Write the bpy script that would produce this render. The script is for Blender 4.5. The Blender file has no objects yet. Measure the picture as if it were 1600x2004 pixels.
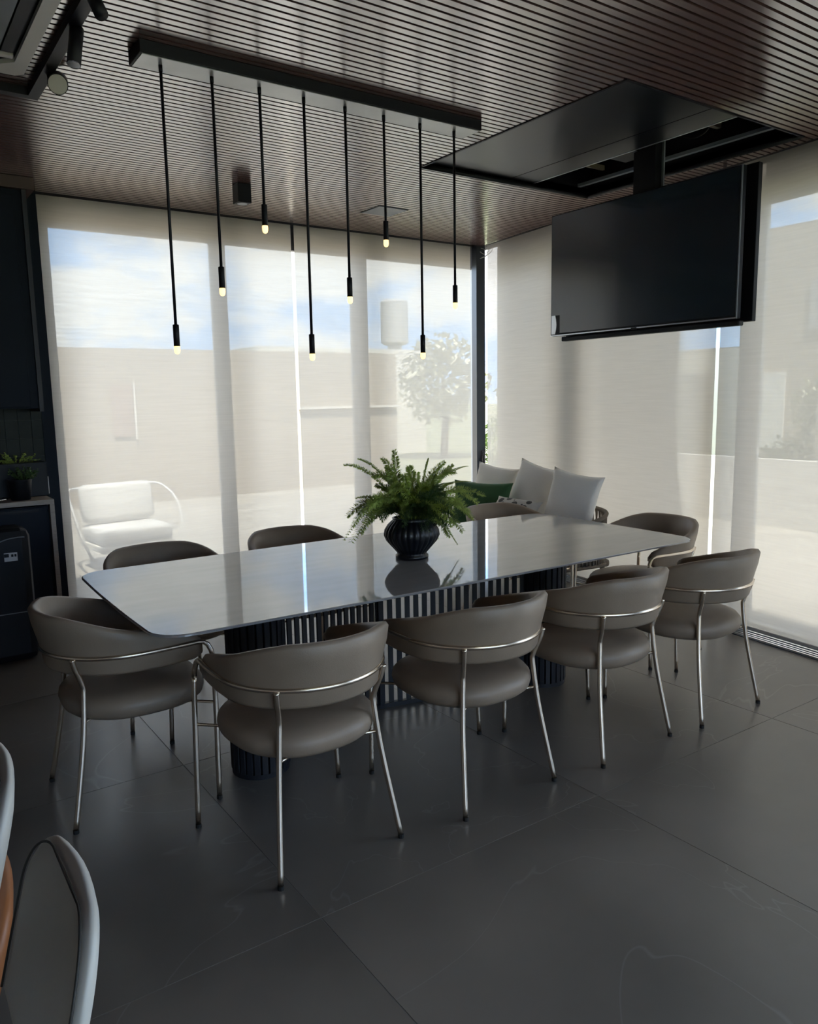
import bpy, bmesh, math, random
from mathutils import Vector, Matrix
random.seed(7)
S = bpy.context.scene
COL = S.collection
PI = math.pi
R = math.radians

# ---------------------------------------------------------------- camera
F, YAW, PITCH, ROLL, CAMH = 1528.42662, -0.60698541, -0.14786605, -0.01690374, 1.53
cy, sy, cp, sp = math.cos(YAW), math.sin(YAW), math.cos(PITCH), math.sin(PITCH)
fwd = Vector((-sy*cp, cy*cp, sp)); right = Vector((cy, sy, 0)); up = right.cross(fwd)
cr, sr = math.cos(ROLL), math.sin(ROLL)
r2 = cr*right + sr*up; u2 = -sr*right + cr*up
cam = bpy.data.objects.new('camera', bpy.data.cameras.new('camera'))
cam.data.sensor_fit = 'HORIZONTAL'; cam.data.sensor_width = 36.0
cam.data.lens = 36.0*F/1600; cam.data.clip_start = 0.02; cam.data.clip_end = 500
cam.matrix_world = Matrix(((r2.x, u2.x, -fwd.x, 0), (r2.y, u2.y, -fwd.y, 0), (r2.z, u2.z, -fwd.z, CAMH), (0, 0, 0, 1)))
COL.objects.link(cam); S.camera = cam

# ---------------------------------------------------------------- world
W = bpy.data.worlds.new('sky'); S.world = W; W.use_nodes = True
nt = W.node_tree; N = nt.nodes; L = nt.links; N.clear()
tc = N.new('ShaderNodeTexCoord'); sep = N.new('ShaderNodeSeparateXYZ'); L.new(tc.outputs['Generated'], sep.inputs[0])
gr = N.new('ShaderNodeValToRGB'); gr.color_ramp.elements[0].position = 0.0; gr.color_ramp.elements[0].color = (0.34, 0.56, 0.92, 1)
gr.color_ramp.elements[1].position = 0.55; gr.color_ramp.elements[1].color = (0.24, 0.42, 0.78, 1); L.new(sep.outputs['Z'], gr.inputs[0])
mp = N.new('ShaderNodeMapping'); mp.inputs['Scale'].default_value = (2.0, 2.0, 4.2); mp.inputs['Location'].default_value = (0.9, 0.35, 0.1); L.new(tc.outputs['Generated'], mp.inputs[0])
nz = N.new('ShaderNodeTexNoise'); nz.inputs['Scale'].default_value = 2.1; nz.inputs['Detail'].default_value = 9; nz.inputs['Roughness'].default_value = 0.55; L.new(mp.outputs[0], nz.inputs['Vector'])
cl = N.new('ShaderNodeValToRGB'); cl.color_ramp.elements[0].position = 0.46; cl.color_ramp.elements[1].position = 0.55; L.new(nz.outputs['Fac'], cl.inputs[0])
mx = N.new('ShaderNodeMixRGB'); L.new(cl.outputs[0], mx.inputs[0]); L.new(gr.outputs[0], mx.inputs[1]); mx.inputs[2].default_value = (0.76, 0.79, 0.83, 1)
bg = N.new('ShaderNodeBackground'); bg.inputs['Strength'].default_value = 1.15; L.new(mx.outputs[0], bg.inputs[0])
wo = N.new('ShaderNodeOutputWorld'); L.new(bg.outputs[0], wo.inputs[0])

sun = bpy.data.objects.new('sun', bpy.data.lights.new('sun', 'SUN')); COL.objects.link(sun)
sun.data.energy = 5.5; sun.data.angle = math.radians(3); sun.data.color = (1.0, 0.965, 0.91)
sun.rotation_euler = Vector((0.15, 0.40, -0.90)).to_track_quat('-Z', 'Y').to_euler()

vs = S.view_settings
vs.view_transform = 'Standard'; vs.look = 'None'; vs.gamma = 1.0; vs.use_curve_mapping = False
vs.exposure = 2.3
S.cycles.max_bounces = 10; S.cycles.transparent_max_bounces = 16
S.cycles.caustics_reflective = False; S.cycles.caustics_refractive = False

# ---------------------------------------------------------------- materials
def srgb(r, g, b):
    f = lambda c: (c/255/12.92) if c/255 <= 0.04045 else ((c/255+0.055)/1.055)**2.4
    return (f(r), f(g), f(b), 1)

def mat(name, col, rough=0.5, metal=0.0, spec=0.5, noise=0.0, nscale=8.0, stretch=(1, 1, 1), bump=0.0, ior=None, coat=0.0, emit=None, estr=0.0, bscale=None):
    m = bpy.data.materials.new(name); m.use_nodes = True
    t = m.node_tree; b = t.nodes['Principled BSDF']
    b.inputs['Base Color'].default_value = col; b.inputs['Roughness'].default_value = rough
    b.inputs['Metallic'].default_value = metal; b.inputs['Specular IOR Level'].default_value = spec
    if ior: b.inputs['IOR'].default_value = ior
    if coat: b.inputs['Coat Weight'].default_value = coat; b.inputs['Coat Roughness'].default_value = 0.08
    if emit: b.inputs['Emission Color'].default_value = emit; b.inputs['Emission Strength'].default_value = estr
    if noise or bump:
        g = t.nodes.new('ShaderNodeNewGeometry'); mpp = t.nodes.new('ShaderNodeMapping'); mpp.inputs['Scale'].default_value = stretch
        t.links.new(g.outputs['Position'], mpp.inputs[0])
        n = t.nodes.new('ShaderNodeTexNoise'); n.inputs['Scale'].default_value = nscale; n.inputs['Detail'].default_value = 5
        t.links.new(mpp.outputs[0], n.inputs['Vector'])
        if noise:
            r = t.nodes.new('ShaderNodeMapRange'); r.inputs['From Min'].default_value = 0.3; r.inputs['From Max'].default_value = 0.7
            r.inputs['To Min'].default_value = 1-noise; r.inputs['To Max'].default_value = 1+noise
            t.links.new(n.outputs['Fac'], r.inputs['Value'])
            v = t.nodes.new('ShaderNodeVectorMath'); v.operation = 'SCALE'; v.inputs[0].default_value = col[:3]
            t.links.new(r.outputs[0], v.inputs['Scale']); t.links.new(v.outputs[0], b.inputs['Base Color'])
        if bump:
            n2 = n
            if bscale:
                n2 = t.nodes.new('ShaderNodeTexNoise'); n2.inputs['Scale'].default_value = bscale; n2.inputs['Detail'].default_value = 4
                t.links.new(mpp.outputs[0], n2.inputs['Vector'])
            bp = t.nodes.new('ShaderNodeBump'); bp.inputs['Strength'].default_value = bump; bp.inputs['Distance'].default_value = 0.004
            t.links.new(n2.outputs['Fac'], bp.inputs['Height']); t.links.new(bp.outputs[0], b.inputs['Normal'])
    return m

def shade_mat():
    m = bpy.data.materials.new('screen_fabric'); m.use_nodes = True; t = m.node_tree; t.nodes.clear()
    o = t.nodes.new('ShaderNodeOutputMaterial')
    g = t.nodes.new('ShaderNodeNewGeometry'); mpp = t.nodes.new('ShaderNodeMapping'); mpp.inputs['Scale'].default_value = (2.2, 2.2, 60)
    t.links.new(g.outputs['Position'], mpp.inputs[0])
    n = t.nodes.new('ShaderNodeTexNoise'); n.inputs['Scale'].default_value = 1.6; n.inputs['Detail'].default_value = 5; t.links.new(mpp.outputs[0], n.inputs['Vector'])
    r = t.nodes.new('ShaderNodeMapRange'); r.inputs['From Min'].default_value = 0.3; r.inputs['From Max'].default_value = 0.7
    r.inputs['To Min'].default_value = 0.31; r.inputs['To Max'].default_value = 0.36; t.links.new(n.outputs['Fac'], r.inputs['Value'])
    tr = t.nodes.new('ShaderNodeBsdfTransparent'); tr.inputs[0].default_value = (1, 0.985, 0.96, 1)
    tl = t.nodes.new('ShaderNodeBsdfTranslucent'); tl.inputs[0].default_value = (0.92, 0.885, 0.835, 1)
    df = t.nodes.new('ShaderNodeBsdfDiffuse'); df.inputs[0].default_value = (0.80, 0.77, 0.72, 1)
    m1 = t.nodes.new('ShaderNodeMixShader'); m1.inputs[0].default_value = 0.62
    t.links.new(df.outputs[0], m1.inputs[1]); t.links.new(tl.outputs[0], m1.inputs[2])
    m2 = t.nodes.new('ShaderNodeMixShader'); t.links.new(r.outputs[0], m2.inputs[0])
    t.links.new(m1.outputs[0], m2.inputs[1]); t.links.new(tr.outputs[0], m2.inputs[2])
    t.links.new(m2.outputs[0], o.inputs[0]); return m

def glass_mat():
    m = bpy.data.materials.new('window_glass'); m.use_nodes = True; t = m.node_tree; t.nodes.clear()
    o = t.nodes.new('ShaderNodeOutputMaterial'); tr = t.nodes.new('ShaderNodeBsdfTransparent'); tr.inputs[0].default_value = (0.95, 0.97, 0.96, 1)
    gl = t.nodes.new('ShaderNodeBsdfGlossy'); gl.inputs['Roughness'].default_value = 0.02
    fr = t.nodes.new('ShaderNodeFresnel'); fr.inputs[0].default_value = 1.45
    mx = t.nodes.new('ShaderNodeMixShader'); t.links.new(fr.outputs[0], mx.inputs[0]); t.links.new(tr.outputs[0], mx.inputs[1]); t.links.new(gl.outputs[0], mx.inputs[2])
    t.links.new(mx.outputs[0], o.inputs[0]); return m

def tile_mat():
    m = mat('charcoal_porcelain', (0.075, 0.073, 0.071, 1), rough=0.36, spec=0.5, ior=1.8)
    t = m.node_tree; b = t.nodes['Principled BSDF']
    g = t.nodes.new('ShaderNodeNewGeometry'); oi = t.nodes.new('ShaderNodeObjectInfo')
    add = t.nodes.new('ShaderNodeVectorMath'); add.operation = 'MULTIPLY_ADD'; add.inputs[1].default_value = (1, 1, 1)
    sc = t.nodes.new('ShaderNodeVectorMath'); sc.operation = 'SCALE'; sc.inputs[0].default_value = (13, 7, 5); t.links.new(oi.outputs['Random'], sc.inputs['Scale'])
    t.links.new(g.outputs['Position'], add.inputs[0]); t.links.new(sc.outputs[0], add.inputs[2])
    n = t.nodes.new('ShaderNodeTexNoise'); n.inputs['Scale'].default_value = 1.4; n.inputs['Detail'].default_value = 7; t.links.new(add.outputs[0], n.inputs['Vector'])
    cr_ = t.nodes.new('ShaderNodeValToRGB'); e = cr_.color_ramp.elements
    e[0].position = 0.3; e[0].color = (0.150, 0.136, 0.120, 1); e[1].position = 0.72; e[1].color = (0.245, 0.220, 0.195, 1); t.links.new(n.outputs['Fac'], cr_.inputs[0])
    # thin pale veins
    n2 = t.nodes.new('ShaderNodeTexNoise'); n2.inputs['Scale'].default_value = 0.75; n2.inputs['Detail'].default_value = 4; n2.inputs['Distortion'].default_value = 1.3; t.links.new(add.outputs[0], n2.inputs['Vector'])
    su = t.nodes.new('ShaderNodeMath'); su.operation = 'SUBTRACT'; su.inputs[1].default_value = 0.5; t.links.new(n2.outputs['Fac'], su.inputs[0])
    ab = t.nodes.new('ShaderNodeMath'); ab.operation = 'ABSOLUTE'; t.links.new(su.outputs[0], ab.inputs[0])
    vr = t.nodes.new('ShaderNodeMapRange'); vr.inputs['From Min'].default_value = 0.0; vr.inputs['From Max'].default_value = 0.0035; vr.inputs['To Min'].default_value = 0.30; vr.inputs['To Max'].default_value = 0.0
    t.links.new(ab.outputs[0], vr.inputs['Value'])
    mx = t.nodes.new('ShaderNodeMixRGB'); t.links.new(vr.outputs[0], mx.inputs[0]); t.links.new(cr_.outputs[0], mx.inputs[1]); mx.inputs[2].default_value = (0.4, 0.38, 0.36, 1)
    t.links.new(mx.outputs[0], b.inputs['Base Color'])
    rr = t.nodes.new('ShaderNodeMapRange'); rr.inputs['To Min'].default_value = 0.24; rr.inputs['To Max'].default_value = 0.38; t.links.new(n.outputs['Fac'], rr.inputs['Value']); t.links.new(rr.outputs[0], b.inputs['Roughness'])
    return m

M = dict(
    shade=shade_mat(), glass=glass_mat(), tile=tile_mat(),
    grout=mat('grout', (0.30, 0.29, 0.27, 1), 0.9),
    slat=mat('walnut_slat', (0.17, 0.085, 0.078, 1), 0.20, ior=5.5, coat=0.0, noise=0.22, nscale=5, stretch=(1.2, 30, 30)),
    board=mat('ceiling_backing', (0.006, 0.006, 0.007, 1), 0.9),
    wall=mat('dark_plaster', (0.06, 0.058, 0.056, 1), 0.8, noise=0.1),
    pale=mat('pale_plaster', (0.62, 0.59, 0.54, 1), 0.85, noise=0.05),  # for unseen walls, lightened to bounce light into the room
    frame=mat('dark_aluminium', (0.05, 0.052, 0.058, 1), 0.4, spec=0.5),
    mullion=mat('pale_aluminium', (0.72, 0.69, 0.64, 1), 0.45),
    post=mat('grey_aluminium_post', (0.10, 0.115, 0.14, 1), 0.45),
    alu=mat('bright_aluminium', (0.75, 0.78, 0.82, 1), 0.3, metal=1.0),
    black=mat('satin_black', (0.007, 0.008, 0.012, 1), 0.5, spec=0.3),
    gloss=mat('gloss_black', (0.008, 0.011, 0.016, 1), 0.32, spec=0.6),
    screen=mat('tv_screen', (0.018, 0.032, 0.048, 1), 0.22, spec=1.0, coat=1.0),
    leather=mat('taupe_leather', (0.315, 0.245, 0.182, 1), 0.42, spec=0.45, noise=0.10, nscale=6, bump=0.12, bscale=220),
    steel=mat('champagne_steel', (0.80, 0.69, 0.57, 1), 0.27, metal=1.0),
    rubber=mat('black_rubber', (0.01, 0.01, 0.01, 1), 0.7),
    top=mat('polished_grey_top', (0.38, 0.37, 0.36, 1), 0.04, ior=2.5, spec=0.5, noise=0.05, nscale=3, stretch=(1, 5, 1)),
    fluted=mat('navy_black_wood', (0.012, 0.014, 0.021, 1), 0.5, noise=0.15, nscale=6, stretch=(8, 8, 1)),
    pot=mat('black_glaze', (0.007, 0.009, 0.014, 1), 0.32),
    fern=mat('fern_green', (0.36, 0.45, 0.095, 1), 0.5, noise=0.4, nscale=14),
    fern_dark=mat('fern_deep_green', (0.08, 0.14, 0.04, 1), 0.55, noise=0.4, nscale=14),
    stem=mat('fern_stem', (0.10, 0.11, 0.035, 1), 0.6),
    soil=mat('soil', (0.02, 0.014, 0.01, 1), 0.95),
    bulb=mat('lit_bulb', (1, 0.8, 0.5, 1), 0.4, emit=(1.0, 0.60, 0.20, 1), estr=0.62),
    brass=mat('warm_collar', (0.25, 0.16, 0.07, 1), 0.35, metal=0.8),
    barpanel=mat('grey_satin_panel', (0.42, 0.43, 0.43, 1), 0.35, metal=0.6, noise=0.12, nscale=5),
    white=mat('white_plastic', (0.66, 0.63, 0.60, 1), 0.4),
    acgrey=mat('grey_grille', (0.20, 0.22, 0.25, 1), 0.35),
    cream=mat('cream_cotton', (0.88, 0.86, 0.82, 1), 0.85, bump=0.2, nscale=20, bscale=60),
    greenc=mat('green_cotton', (0.035, 0.105, 0.035, 1), 0.8, bump=0.15, nscale=20),
    rope=mat('taupe_rope', (0.16, 0.13, 0.10, 1), 0.8),
    wleather=mat('white_leather', (0.66, 0.64, 0.58, 1), 0.42, noise=0.04, nscale=5),
    tan=mat('caramel_leather', (0.36, 0.135, 0.05, 1), 0.42, noise=0.08, nscale=8),
    darkwood=mat('dark_red_wood', (0.045, 0.014, 0.008, 1), 0.4),
    piping=mat('dark_piping', (0.05, 0.045, 0.04, 1), 0.6),
    navy=mat('navy_lacquer', (0.009, 0.014, 0.024, 1), 0.6, spec=0.2),
    oak=mat('pale_oak_edge', (0.42, 0.36, 0.30, 1), 0.5, noise=0.15, nscale=6, stretch=(2, 20, 20)),
    btile=mat('olive_glazed_tile', (0.022, 0.026, 0.021, 1), 0.5, spec=0.2, noise=0.25, nscale=9),
    bgrout=mat('pale_grout', (0.10, 0.10, 0.09, 1), 0.9),
    label=mat('white_label', (0.7, 0.7, 0.7, 1), 0.5),
    chrome=mat('chrome', (0.8, 0.8, 0.8, 1), 0.12, metal=1.0),
    cable=mat('white_cable', (0.75, 0.75, 0.75, 1), 0.5),
    timber=mat('pale_timber', (0.38, 0.32, 0.24, 1), 0.7),
    paving=mat('concrete_paving', (0.36, 0.335, 0.295, 1), 0.8, noise=0.1, nscale=2),
    lawn=mat('lawn', (0.20, 0.21, 0.12, 1), 0.9, noise=0.3, nscale=4),
    render=mat('beige_render', (0.36, 0.31, 0.25, 1), 0.85, noise=0.04, nscale=1.5),
    render2=mat('pale_render', (0.66, 0.63, 0.57, 1), 0.85, noise=0.04, nscale=1.5),
    pinkw=mat('pink_render', (0.33, 0.25, 0.21, 1), 0.85),
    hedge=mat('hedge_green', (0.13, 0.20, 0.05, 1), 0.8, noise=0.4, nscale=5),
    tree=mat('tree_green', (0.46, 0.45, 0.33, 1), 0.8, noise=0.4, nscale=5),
    bark=mat('bark', (0.12, 0.09, 0.06, 1), 0.9),
    owhite=mat('outdoor_white', (0.62, 0.61, 0.585, 1), 0.8, bump=0.2, nscale=10),
    tank=mat('grey_concrete', (0.36, 0.355, 0.35, 1), 0.8),
)

# patterned cushion
mpat = mat('leaf_print_cotton', (0.5, 0.48, 0.45, 1), 0.85)
t = mpat.node_tree; g_ = t.nodes.new('ShaderNodeNewGeometry'); vv = t.nodes.new('ShaderNodeTexVoronoi'); vv.inputs['Scale'].default_value = 16
rr = t.nodes.new('ShaderNodeValToRGB'); rr.color_ramp.interpolation = 'CONSTANT'
rr.color_ramp.elements[0].color = (0.10, 0.095, 0.09, 1); rr.color_ramp.elements[1].position = 0.42; rr.color_ramp.elements[1].color = (0.55, 0.53, 0.49, 1)
t.links.new(g_.outputs['Position'], vv.inputs['Vector']); t.links.new(vv.outputs['Distance'], rr.inputs[0]); t.links.new(rr.outputs[0], t.nodes['Principled BSDF'].inputs['Base Color'])
M['pattern'] = mpat

# ---------------------------------------------------------------- helpers
def link(name, me, m, parent=None, smooth=False, loc=None):
    o = bpy.data.objects.new(name, me); COL.objects.link(o)
    if m is not None and not me.materials: me.materials.append(m)
    if smooth: me.polygons.foreach_set('use_smooth', [True]*len(me.polygons))
    if parent: o.parent = parent
    if loc: o.location = loc
    return o

def obj(name, bm, m, parent=None, smooth=False, loc=None):
    me = bpy.data.meshes.new(name); bmesh.ops.recalc_face_normals(bm, faces=bm.faces); bm.to_mesh(me); bm.free()
    return link(name, me, m, parent, smooth, loc)

def thing(name, label, cat, loc=(0, 0, 0), rotz=0, group=None):
    o = bpy.data.objects.new(name, None); o.empty_display_size = 0.05; COL.objects.link(o)
    o.location = loc; o.rotation_euler = (0, 0, rotz); o['label'] = label; o['category'] = cat
    if group: o['group'] = group
    return o

def tag(o, label, cat, group=None):
    o['label'] = label; o['category'] = cat
    if group: o['group'] = group
    return o

def struct(o): o['kind'] = 'structure'; return o

def dup(root, loc, rotz, label, group=None):
    r = root.copy(); COL.objects.link(r); r.location = loc; r.rotation_euler = (0, 0, rotz); r['label'] = label
    if group: r['group'] = group
    for ch in list(root.children):
        c = ch.copy(); COL.objects.link(c); c.parent = r
        for g in ch.children:
            d = g.copy(); COL.objects.link(d); d.parent = c
    return r

def box(bm, x0, x1, y0, y1, z0, z1, bev=0.0, mtx=None):
    vs_ = [bm.verts.new((x, y, z)) for x in (x0, x1) for y in (y0, y1) for z in (z0, z1)]
    fs = [bm.faces.new([vs_[i] for i in q]) for q in ((0, 1, 3, 2), (4, 6, 7, 5), (0, 4, 5, 1), (2, 3, 7, 6), (0, 2, 6, 4), (1, 5, 7, 3))]
    if bev:
        es = list({e for f in fs for e in f.edges})
        r = bmesh.ops.bevel(bm, geom=es, offset=bev, segments=2, affect='EDGES', profile=0.5)
        vs_ = list({v for v in vs_ if v.is_valid} | {v for f in r['faces'] for v in f.verts})
    if mtx: bmesh.ops.transform(bm, matrix=mtx, verts=vs_)
    return bm

def B(*a, **k): return box(bmesh.new(), *a, **k)

def prism(bm, pts, z0, z1):
    lo = [bm.verts.new((x, y, z0)) for x, y in pts]; hi = [bm.verts.new((x, y, z1)) for x, y in pts]
    n = len(pts); bm.faces.new(lo[::-1]); bm.faces.new(hi)
    for i in range(n): bm.faces.new((lo[i], lo[(i+1) % n], hi[(i+1) % n], hi[i]))
    return bm

def tube(bm, pts, rad, seg=10, closed=False):
    pts = [Vector(p) for p in pts]; n = len(pts); rad = rad if isinstance(rad, (list, tuple)) else [rad]*n
    rings = []; ref = None
    for i in range(n):
        a = pts[(i-1) % n] if (closed or i > 0) else pts[i]; b = pts[(i+1) % n] if (closed or i < n-1) else pts[i]
        d = (b-a).normalized()
        if ref is None:
            ref = Vector((0, 0, 1)) if abs(d.z) < 0.9 else Vector((1, 0, 0))
        u = (ref - d*ref.dot(d)).normalized(); v = d.cross(u); ref = u
        rings.append([bm.verts.new(pts[i] + rad[i]*(math.cos(2*PI*k/seg)*u + math.sin(2*PI*k/seg)*v)) for k in range(seg)])
    for i in range(n if closed else n-1):
        A, C = rings[i], rings[(i+1) % n]
        for k in range(seg): bm.faces.new((A[k], A[(k+1) % seg], C[(k+1) % seg], C[k]))
    if not closed: bm.faces.new(rings[0][::-1]); bm.faces.new(rings[-1])
    return bm

def T(pts, rad, seg=10, closed=False): return tube(bmesh.new(), pts, rad, seg, closed)

def spline(ctrl, n=8):
    c = [Vector(p) for p in ctrl]; out = []
    for i in range(len(c)-1):
        p0 = c[max(i-1, 0)]; p1 = c[i]; p2 = c[i+1]; p3 = c[min(i+2, len(c)-1)]
        for k in range(n):
            s = k/n
            out.append(0.5*((2*p1)+(p2-p0)*s+(2*p0-5*p1+4*p2-p3)*s*s+(3*p1-p0-3*p2+p3)*s**3))
    out.append(c[-1]); return out

def lathe(bm, prof, seg=40, rib=0, depth=0.0, c=(0, 0, 0)):
    rings = []
    for r, z, k in [(p + (0,))[:3] if len(p) < 3 else p for p in prof]:
        row = []
        for i in range(seg):
            a = 2*PI*i/seg; rr_ = r*(1 + (depth*k*(abs(math.cos(a*rib/2))-0.6) if rib else 0))
            row.append(bm.verts.new((c[0]+rr_*math.cos(a), c[1]+rr_*math.sin(a), c[2]+z)))
        rings.append(row)
    for A, C in zip(rings, rings[1:]):
        for i in range(seg): bm.faces.new((A[i], A[(i+1) % seg], C[(i+1) % seg], C[i]))
    bm.faces.new(rings[0][::-1]); bm.faces.new(rings[-1]); return bm

def lerp(x, xs, ys):
    if x <= xs[0]: return ys[0]
    for a, b, p, q in zip(xs, xs[1:], ys, ys[1:]):
        if x <= b: return p + (q-p)*(x-a)/(b-a)
    return ys[-1]

unit = bpy.data.meshes.new('unit_block'); bm = B(-.5, .5, -.5, .5, -.5, .5); bmesh.ops.recalc_face_normals(bm, faces=bm.faces); bm.to_mesh(unit); bm.free()
UNITS = {}
def ublock(name, key, m, x0, x1, y0, y1, z0, z1, parent=None):
    if key not in UNITS:
        me = unit.copy(); me.materials.append(m); UNITS[key] = me
    o = bpy.data.objects.new(name, UNITS[key]); COL.objects.link(o)
    o.location = ((x0+x1)/2, (y0+y1)/2, (z0+z1)/2); o.scale = (x1-x0, y1-y0, z1-z0)
    if parent: o.parent = parent
    return o

# ---------------------------------------------------------------- room shell
YA = 5.74                      # plane of the blinds on the back wall
CX, CY = 4.83, 5.72            # room corner
ZC = 2.872                     # underside of ceiling slats
EU = Vector((-0.125, -0.9922, 0)).normalized(); EN = Vector((0.9922, -0.125, 0)).normalized()
def xB(y): return CX + (y-CY)*(EU.x/EU.y)
MB_ = Matrix(((EN.x, EU.x, 0, CX), (EN.y, EU.y, 0, CY), (0, 0, 1, 0), (0, 0, 0, 1)))  # local x = outward, y = along wall toward camera
def BB(u0, u1, w0, w1, z0, z1, bev=0): return B(w0, w1, u0, u1, z0, z1, bev=bev, mtx=MB_)
XL, YF = -3.6, -3.6

fl = struct(obj('floor', prism(bmesh.new(), [(XL, YF), (xB(YF)+.2, YF), (xB(5.95)+.2, 5.95), (XL, 5.95)], -0.08, -0.0012), M['grout']))
xs = [0.977+1.2*k for k in range(-4, 5)]; ys = [1.90+1.21*k for k in range(-5, 5)]
for i in range(len(xs)-1):
    for j in range(len(ys)-1):
        x0, x1, y0, y1 = xs[i]+.0018, xs[i+1]-.0018, max(ys[j]+.0018, YF), min(ys[j+1]-.0018, 5.72)
        if y1 <= y0+.01: continue
        x0 = max(x0, XL)
        ra, rb = min(x1, xB(y0)-.02), min(x1, xB(y1)-.02)
        if ra <= x0+.01 and rb <= x0+.01: continue
        pts = [(x0, y0), (max(ra, x0+.005), y0), (max(rb, x0+.005), y1), (x0, y1)]
        obj('tile', prism(bmesh.new(), pts, -0.02, 0.0), M['tile'], fl)

# ceiling: backing panels round the lift opening, then one slat per row
OX0, OX1, OY0, OY1 = 2.88, 4.30, 2.43, 3.95
ce = struct(obj('ceiling', prism(bmesh.new(), [(XL, OY1), (xB(OY1)+.2, OY1), (xB(5.95)+.2, 5.95), (XL, 5.95)], 2.892, 2.93), M['board']))
obj('backing_panel', prism(bmesh.new(), [(XL, OY0), (OX0, OY0), (OX0, OY1), (XL, OY1)], 2.892, 2.93), M['board'], ce)
obj('backing_panel', prism(bmesh.new(), [(OX1, OY0), (xB(OY0)+.2, OY0), (xB(OY1)+.2, OY1), (OX1, OY1)], 2.892, 2.93), M['board'], ce)
obj('backing_panel', prism(bmesh.new(), [(XL, 0.3), (xB(0.3)+.2, 0.3), (xB(OY0)+.2, OY0), (XL, OY0)], 2.892, 2.93), M['board'], ce)
obj('plain_panel', prism(bmesh.new(), [(XL, YF), (xB(YF)+.2, YF), (xB(.3)+.2, .3), (XL, .3)], 2.872, 2.93), M['slat'], ce)
PITCHS = 0.0437
y = 0.33
while y < 5.70:
    y1 = y+0.0305
    xr = xB(y)-0.012
    if y1 > OY0 and y < OY1:
        ublock('slat', 'slat', M['slat'], XL, OX0-.012, y, y1, ZC, ZC+.02, ce)
        ublock('slat', 'slat', M['slat'], OX1+.012, xr, y, y1, ZC, ZC+.02, ce)
    else:
        ublock('slat', 'slat', M['slat'], XL, xr, y, y1, ZC, ZC+.02, ce)
    y += PITCHS

struct(obj('wall_left', B(XL-.1, XL, YF, 5.95, 0, 2.92), M['pale']))
wf = struct(obj('wall_front', B(XL, xB(YF)+.2, YF-.1, YF, 0, .25), M['pale']))
obj('lintel', B(XL, xB(YF)+.2, YF-.1, YF, 2.55, 2.92), M['pale'], wf)
obj('pier', B(XL, -.8, YF-.1, YF, .25, 2.55), M['pale'], wf)
obj('pier', B(4.0, xB(YF)+.2, YF-.1, YF, .25, 2.55), M['pale'], wf)
wb = struct(obj('wall_back', B(XL, 1.015, 5.76, 5.95, 0, 2.92), M['wall']))
# glazed tile splashback on the back wall, each tile its own piece
obj('grout_bed', B(0.30, 1.015, 5.752, 5.76, 0.93, 1.53), M['bgrout'], wb)
for i in range(9):
    for j in range(5):
        off = 0
        x0 = 1.012-.08*(i+1); z0 = .93+.12*j+off
        ublock('tile', 'btile', M['btile'], x0+.0015, x0+.0785, 5.742, 5.754, z0+.0015, z0+.1185, wb)

# window frames and panes, back wall
wn = [0]
def window(build, u0, u1, head, ju0, ju1, handle=False):
    wn[0] += 1
    bm = bmesh.new()
    return wn[0]
def winA(x0, x1, f0, f1):
    """glass x0..x1, frame members fill f0..x0 and x1..f1"""
    wn[0] += 1; n = 'window_%d' % wn[0]
    fr = struct(obj(n, B(f0, x0, 5.95, 6.01, 0, 2.90), M['mullion']))
    obj('jamb', B(x1, f1, 5.95, 6.01, 0, 2.90), M['mullion'], fr)
    obj('head', B(x0, x1, 5.95, 6.01, 2.715, 2.90), M['frame'], fr)
    obj('sill', B(x0, x1, 5.95, 6.01, 0, 0.05), M['frame'], fr)
    obj('pane', B(x0-.004, x1+.004, 5.977, 5.983, 0.045, 2.72), M['glass'], fr)
    return fr
k = 5.98/5.76
obj('jamb_lining', B(1.0, 1.075, 5.735, 5.95, 0, 2.87), M['navy'], wb)
winA(1.13*k, 2.24*k, 1.015, 2.29*k)
winA(2.35*k, 3.45*k, 2.29*k+.001, 3.52*k)
winA(3.59*k, 4.755*k, 3.52*k+.001, 4.765*k)
def winB(u0, u1, f0, f1):
    wn[0] += 1; n = 'window_%d' % wn[0]
    fr = struct(obj(n, BB(f0, u0, .21, .27, 0, 2.90), M['mullion']))
    obj('jamb', BB(u1, f1, .21, .27, 0, 2.90), M['mullion'], fr)
    obj('head', BB(u0, u1, .21, .27, 2.66, 2.90), M['frame'], fr)
    obj('sill', BB(u0, u1, .21, .27, 0, 0.012), M['alu'], fr)
    obj('pane', BB(u0-.004, u1+.004, .237, .243, 0.010, 2.665), M['glass'], fr)
    return fr
winB(.0, 1.154, -.05, 1.255); winB(1.356, 2.72, 1.256, 2.79); winB(2.86, 4.55, 2.791, 4.60); winB(4.65, 6.1, 4.601, 6.15); winB(6.2, 7.6, 6.151, 7.65); winB(7.7, 9.2, 7.651, 9.39)  # last three: unseen clear glazing, added to light the room from the right

for x0, x1 in [(-.8, .8), (.8, 2.4), (2.4, 4.0)]:  # unseen windows behind the camera, added to brighten the interior
    wn[0] += 1
    fr = struct(obj('window_%d' % wn[0], B(x0, x0+.06, YF-.09, YF-.01, .25, 2.55), M['frame']))
    obj('jamb', B(x1-.06, x1, YF-.09, YF-.01, .25, 2.55), M['frame'], fr)
    obj('head', B(x0+.06, x1-.06, YF-.09, YF-.01, 2.49, 2.55), M['frame'], fr)
    obj('sill', B(x0+.06, x1-.06, YF-.09, YF-.01, .25, .31), M['frame'], fr)
    obj('pane', B(x0+.055, x1-.055, YF-.053, YF-.047, .305, 2.495), M['glass'], fr)

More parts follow.
